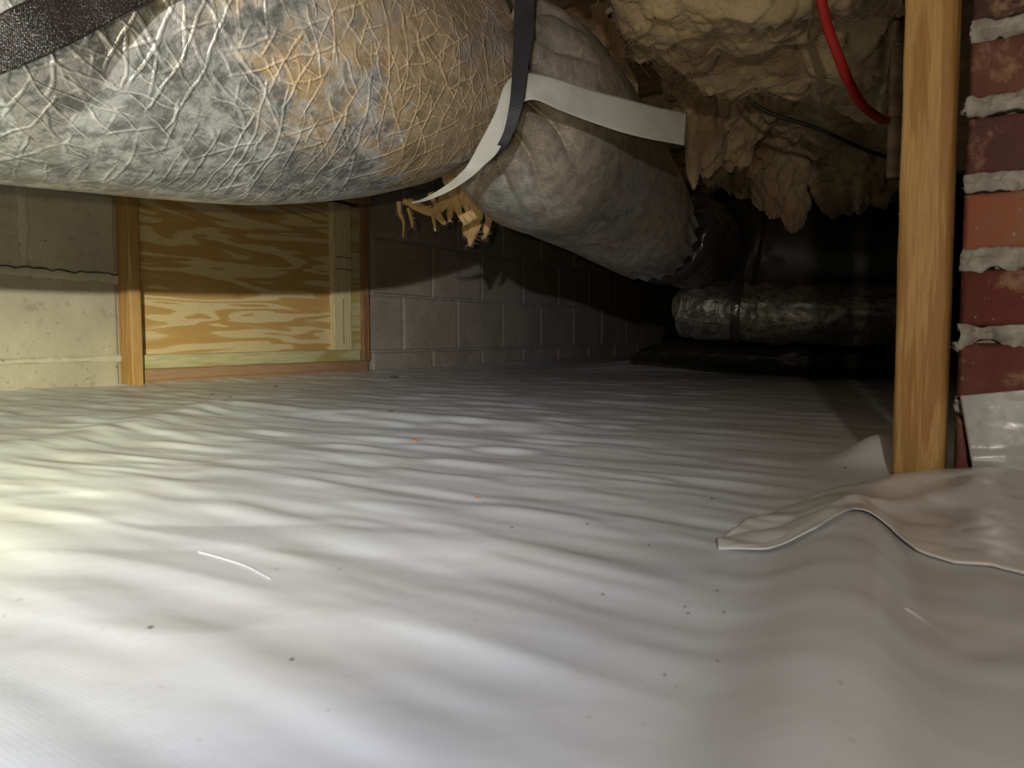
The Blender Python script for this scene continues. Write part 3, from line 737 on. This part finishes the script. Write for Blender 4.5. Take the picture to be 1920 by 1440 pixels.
D = 1.34; k_ = D/1400.
tuft('insulation_wisp', [S([(1345, 98, 9), (1310, 115, 11), (1280, 130, 10), (1262, 150, 6), (1253, 170, 1)])], PINK, 6., 'thin pale pink wisp of fibreglass pointing down left')
tuft('insulation_tuft', [S([(1380, 95, 12), (1392, 108, 14), (1402, 118, 12), (1412, 105, 10)]), S([(1415, 85, 14), (1425, 95, 16), (1438, 92, 12)]), S([(1430, 100, 12), (1445, 92, 12), (1450, 80, 8)])], FLUFF, 7., 'small pale yellow clump of fibreglass left of the red tube')
def lump(name, blobs, mat, seed, label):
    bm = bmesh.new(); mm = bpy.data.meshes.new(name)
    for k, (px, py, d, rx, ry) in enumerate(blobs):
        b2 = bmesh.new(); bmesh.ops.create_icosphere(b2, subdivisions=5, radius=1); c_ = P(px, py, d)
        co = np.array([v.co[:] for v in b2.verts]); sx, sz = rx*d/1400, ry*d/1400
        q = co*np.array([sx, sx, sz])+np.array(c_)
        pf = .9+.35*fbm(q[:, 0]*9, q[:, 1]*9, q[:, 2]*7+seed, 2)+.42*np.abs(vn(q[:, 0]*22, q[:, 1]*22, q[:, 2]*14+seed))+.26*np.abs(vn(q[:, 0]*45, q[:, 1]*45, q[:, 2]*30))+.14*np.abs(vn(q[:, 0]*95, q[:, 1]*95, q[:, 2]*70))
        taper = np.where(co[:, 2] < 0, 1+.45*co[:, 2], 1.)
        q = co*pf[:, None]*np.stack([sx*taper, sx*taper, sz+0*taper], -1)+np.array(c_)
        for v, p_ in zip(b2.verts, q): v.co = p_
        m3 = bpy.data.meshes.new('t'); b2.to_mesh(m3); b2.free(); bm.from_mesh(m3); bpy.data.meshes.remove(m3)
    bm.to_mesh(mm); bm.free(); o = link(name, mm, mat); fibres(o, 500, .016, seed, mat, wd=.0003)
    return tag(o, label, 'insulation')
lump('insulation_tuft', [(1330, 190, 1.75, 55, 75), (1322, 262, 1.74, 34, 50), (1300, 305, 1.73, 13, 34), (1385, 225, 1.78, 45, 62), (1290, 225, 1.78, 30, 50)], FLUFF, 8, 'tan fibreglass tuft hanging to a point below the cut strap end')
lump('insulation_tuft', [(1450, 250, 2.0, 50, 90), (1462, 345, 2.0, 42, 52), (1486, 392, 1.99, 24, 32), (1545, 260, 2.02, 50, 80), (1560, 320, 2.02, 40, 40)], FLUFF, 9, 'dim rounded fibreglass lump hanging above the black trunk duct')
lump('insulation_tuft', [(1630, 290, 1.9, 60, 70), (1590, 350, 1.95, 50, 40)], FLUFF, 12, 'shadowed fibreglass lump beside the pine stud')
# brown board behind the post
o = link('blocking_board', box_mesh('blocking_board', 1.45, 1.485, -.5, on_plane(1668, 100, 0, 1.45).y, .27, .80, .003), DARKW, smooth=False)
tag(o, 'dark brown blocking board hanging behind the pine stud', 'board')

# ------------------------------------------------------------------ red tube and thin dark line
def line(name, pts, r, mat, label, cat):
    S_ = cr([(*P(*p), r, r) for p in pts], 90); o = link(name, grid_mesh(name, tube([tuple(q) for q in S_], 90, 14), True, True), mat)
    return tag(o, label, cat)
line('red_tube', [(1532, -60, 1.08), (1540, 0, 1.10), (1552, 50, 1.12), (1570, 100, 1.14), (1590, 150, 1.17), (1615, 195, 1.21), (1650, 222, 1.27), (1668, 226, 1.33)], .0072, RED, 'red plastic tube curving down from the ceiling insulation', 'tube')
line('thin_dark_line', [(1380, 170, 1.50), (1440, 210, 1.50), (1530, 240, 1.50), (1620, 280, 1.52), (1700, 306, 1.55)], .004, DARKLINE, 'thin black line crossing the insulation diagonally', 'line')  # thin dark tube drawn as the diagonal line across the insulation

# ------------------------------------------------------------------ crumbs on the membrane
m = M('rust_crumb', .8); m.color((.42, .17, .06)); RUSTC = m.m
m = M('dark_crumb', .8); m.color((.07, .055, .045)); DARKC = m.m
def floor_pt(px, py):
    z = FZ+.004
    for _ in range(6):
        q = on_plane(px, py, 2, z); z = float(hf(q.x, q.y))
    return Vector((q.x, q.y, z))
def crumb_mesh(seed, flat=.5):
    bm = bmesh.new(); bmesh.ops.create_icosphere(bm, subdivisions=2, radius=1)
    for v in bm.verts:
        n = 1+.35*float(vn(v.co.x*1.7+seed, v.co.y*1.7, v.co.z*1.7)); v.co = Vector((v.co.x*n*1.3, v.co.y*n, v.co.z*n*flat))
    me = bpy.data.meshes.new('crumb'); bm.to_mesh(me); bm.free(); return me
def crumb(name, px, py, rpx, mat, label, cat='debris', group=None, seed=1, flat=.5):
    q = floor_pt(px, py); d = q.dot(Fh); me = crumb_mesh(seed, flat); o = link(name, me, mat); r = rpx*d/1400
    o.scale = (r, r, r); o.location = q + Vector((0, 0, r*flat*.7)); o.rotation_euler = (0, 0, seed*1.3); return tag(o, label, cat, group)
crumb('rust_flake', 777, 827, 6, RUSTC, 'orange flake on the membrane below the hatch corner', seed=1, flat=.35)
crumb('rust_flake', 896, 935, 4.5, RUSTC, 'orange brown crumb lying nearer, right of the orange flake', seed=2)
crumb('dark_crumb', 281, 1178, 4, DARKC, 'dark speck alone on the near left membrane', seed=3)
crumb('dark_crumb', 733, 772, 3.2, DARKC, 'dark curled speck above the orange flake', seed=4)
crumb('dark_crumb', 546, 1238, 3.5, DARKC, 'brown speck on the near middle membrane', seed=5)
# a curled ring of debris near the hatch
q = floor_pt(739, 708); R0 = 6*q.dot(Fh)/1400
ringp = [(q.x+R0*math.cos(a), q.y+R0*math.sin(a), q.z+R0*.35, R0*.25, R0*.25) for a in [i*.55 for i in range(11)]]
tag(link('curled_shaving', grid_mesh('curled_shaving', tube(ringp, 40, 10), True, True), DARKC), 'dark curled shaving on the membrane right of the hatch sill', 'debris')
small = [(1101, 983), (1217, 1023), (1344, 1108), (1357, 1148), (1284, 1138), (1290, 1150), (1585, 862), (1335, 935), (432, 745), (518, 726), (1246, 1266), (960, 990), (1345, 1240), (1130, 1115), (398, 740)]
for nm, pp, lab in (('crease_highlight', [(372, 1036), (410, 1046), (460, 1062), (508, 1087)], 'short curved white crease highlight on the near left membrane, modelled as a sliver'), ('crease_highlight', [(1697, 1142), (1730, 1163), (1770, 1192)], 'short straight white crease highlight right of the membrane ridge, modelled as a sliver')):
    qs = [floor_pt(*p_) for p_ in pp]  # raised slivers standing in for bright highlights on membrane creases
    tag(link(nm, grid_mesh(nm, tube([(q.x, q.y, q.z+.0004, .0004 if 0 < i_ < len(qs)-1 else .0001, .0003) for i_, q in enumerate(qs)], 30, 8), True, True), MEMB), lab, 'debris')
first = None
for i, (px, py) in enumerate(small):
    q = floor_pt(px, py); r = 2.6*q.dot(Fh)/1400
    if first is None: o = link('dark_speck', crumb_mesh(9), DARKC); first = o
    else: o = first.copy(); C.objects.link(o)
    o.scale = (r, r, r); o.location = q+Vector((0, 0, r*.3)); o.rotation_euler = (0, 0, i*.9)
    tag(o, 'tiny dark speck of dirt scattered on the membrane', 'debris', 'dirt specks on the membrane')
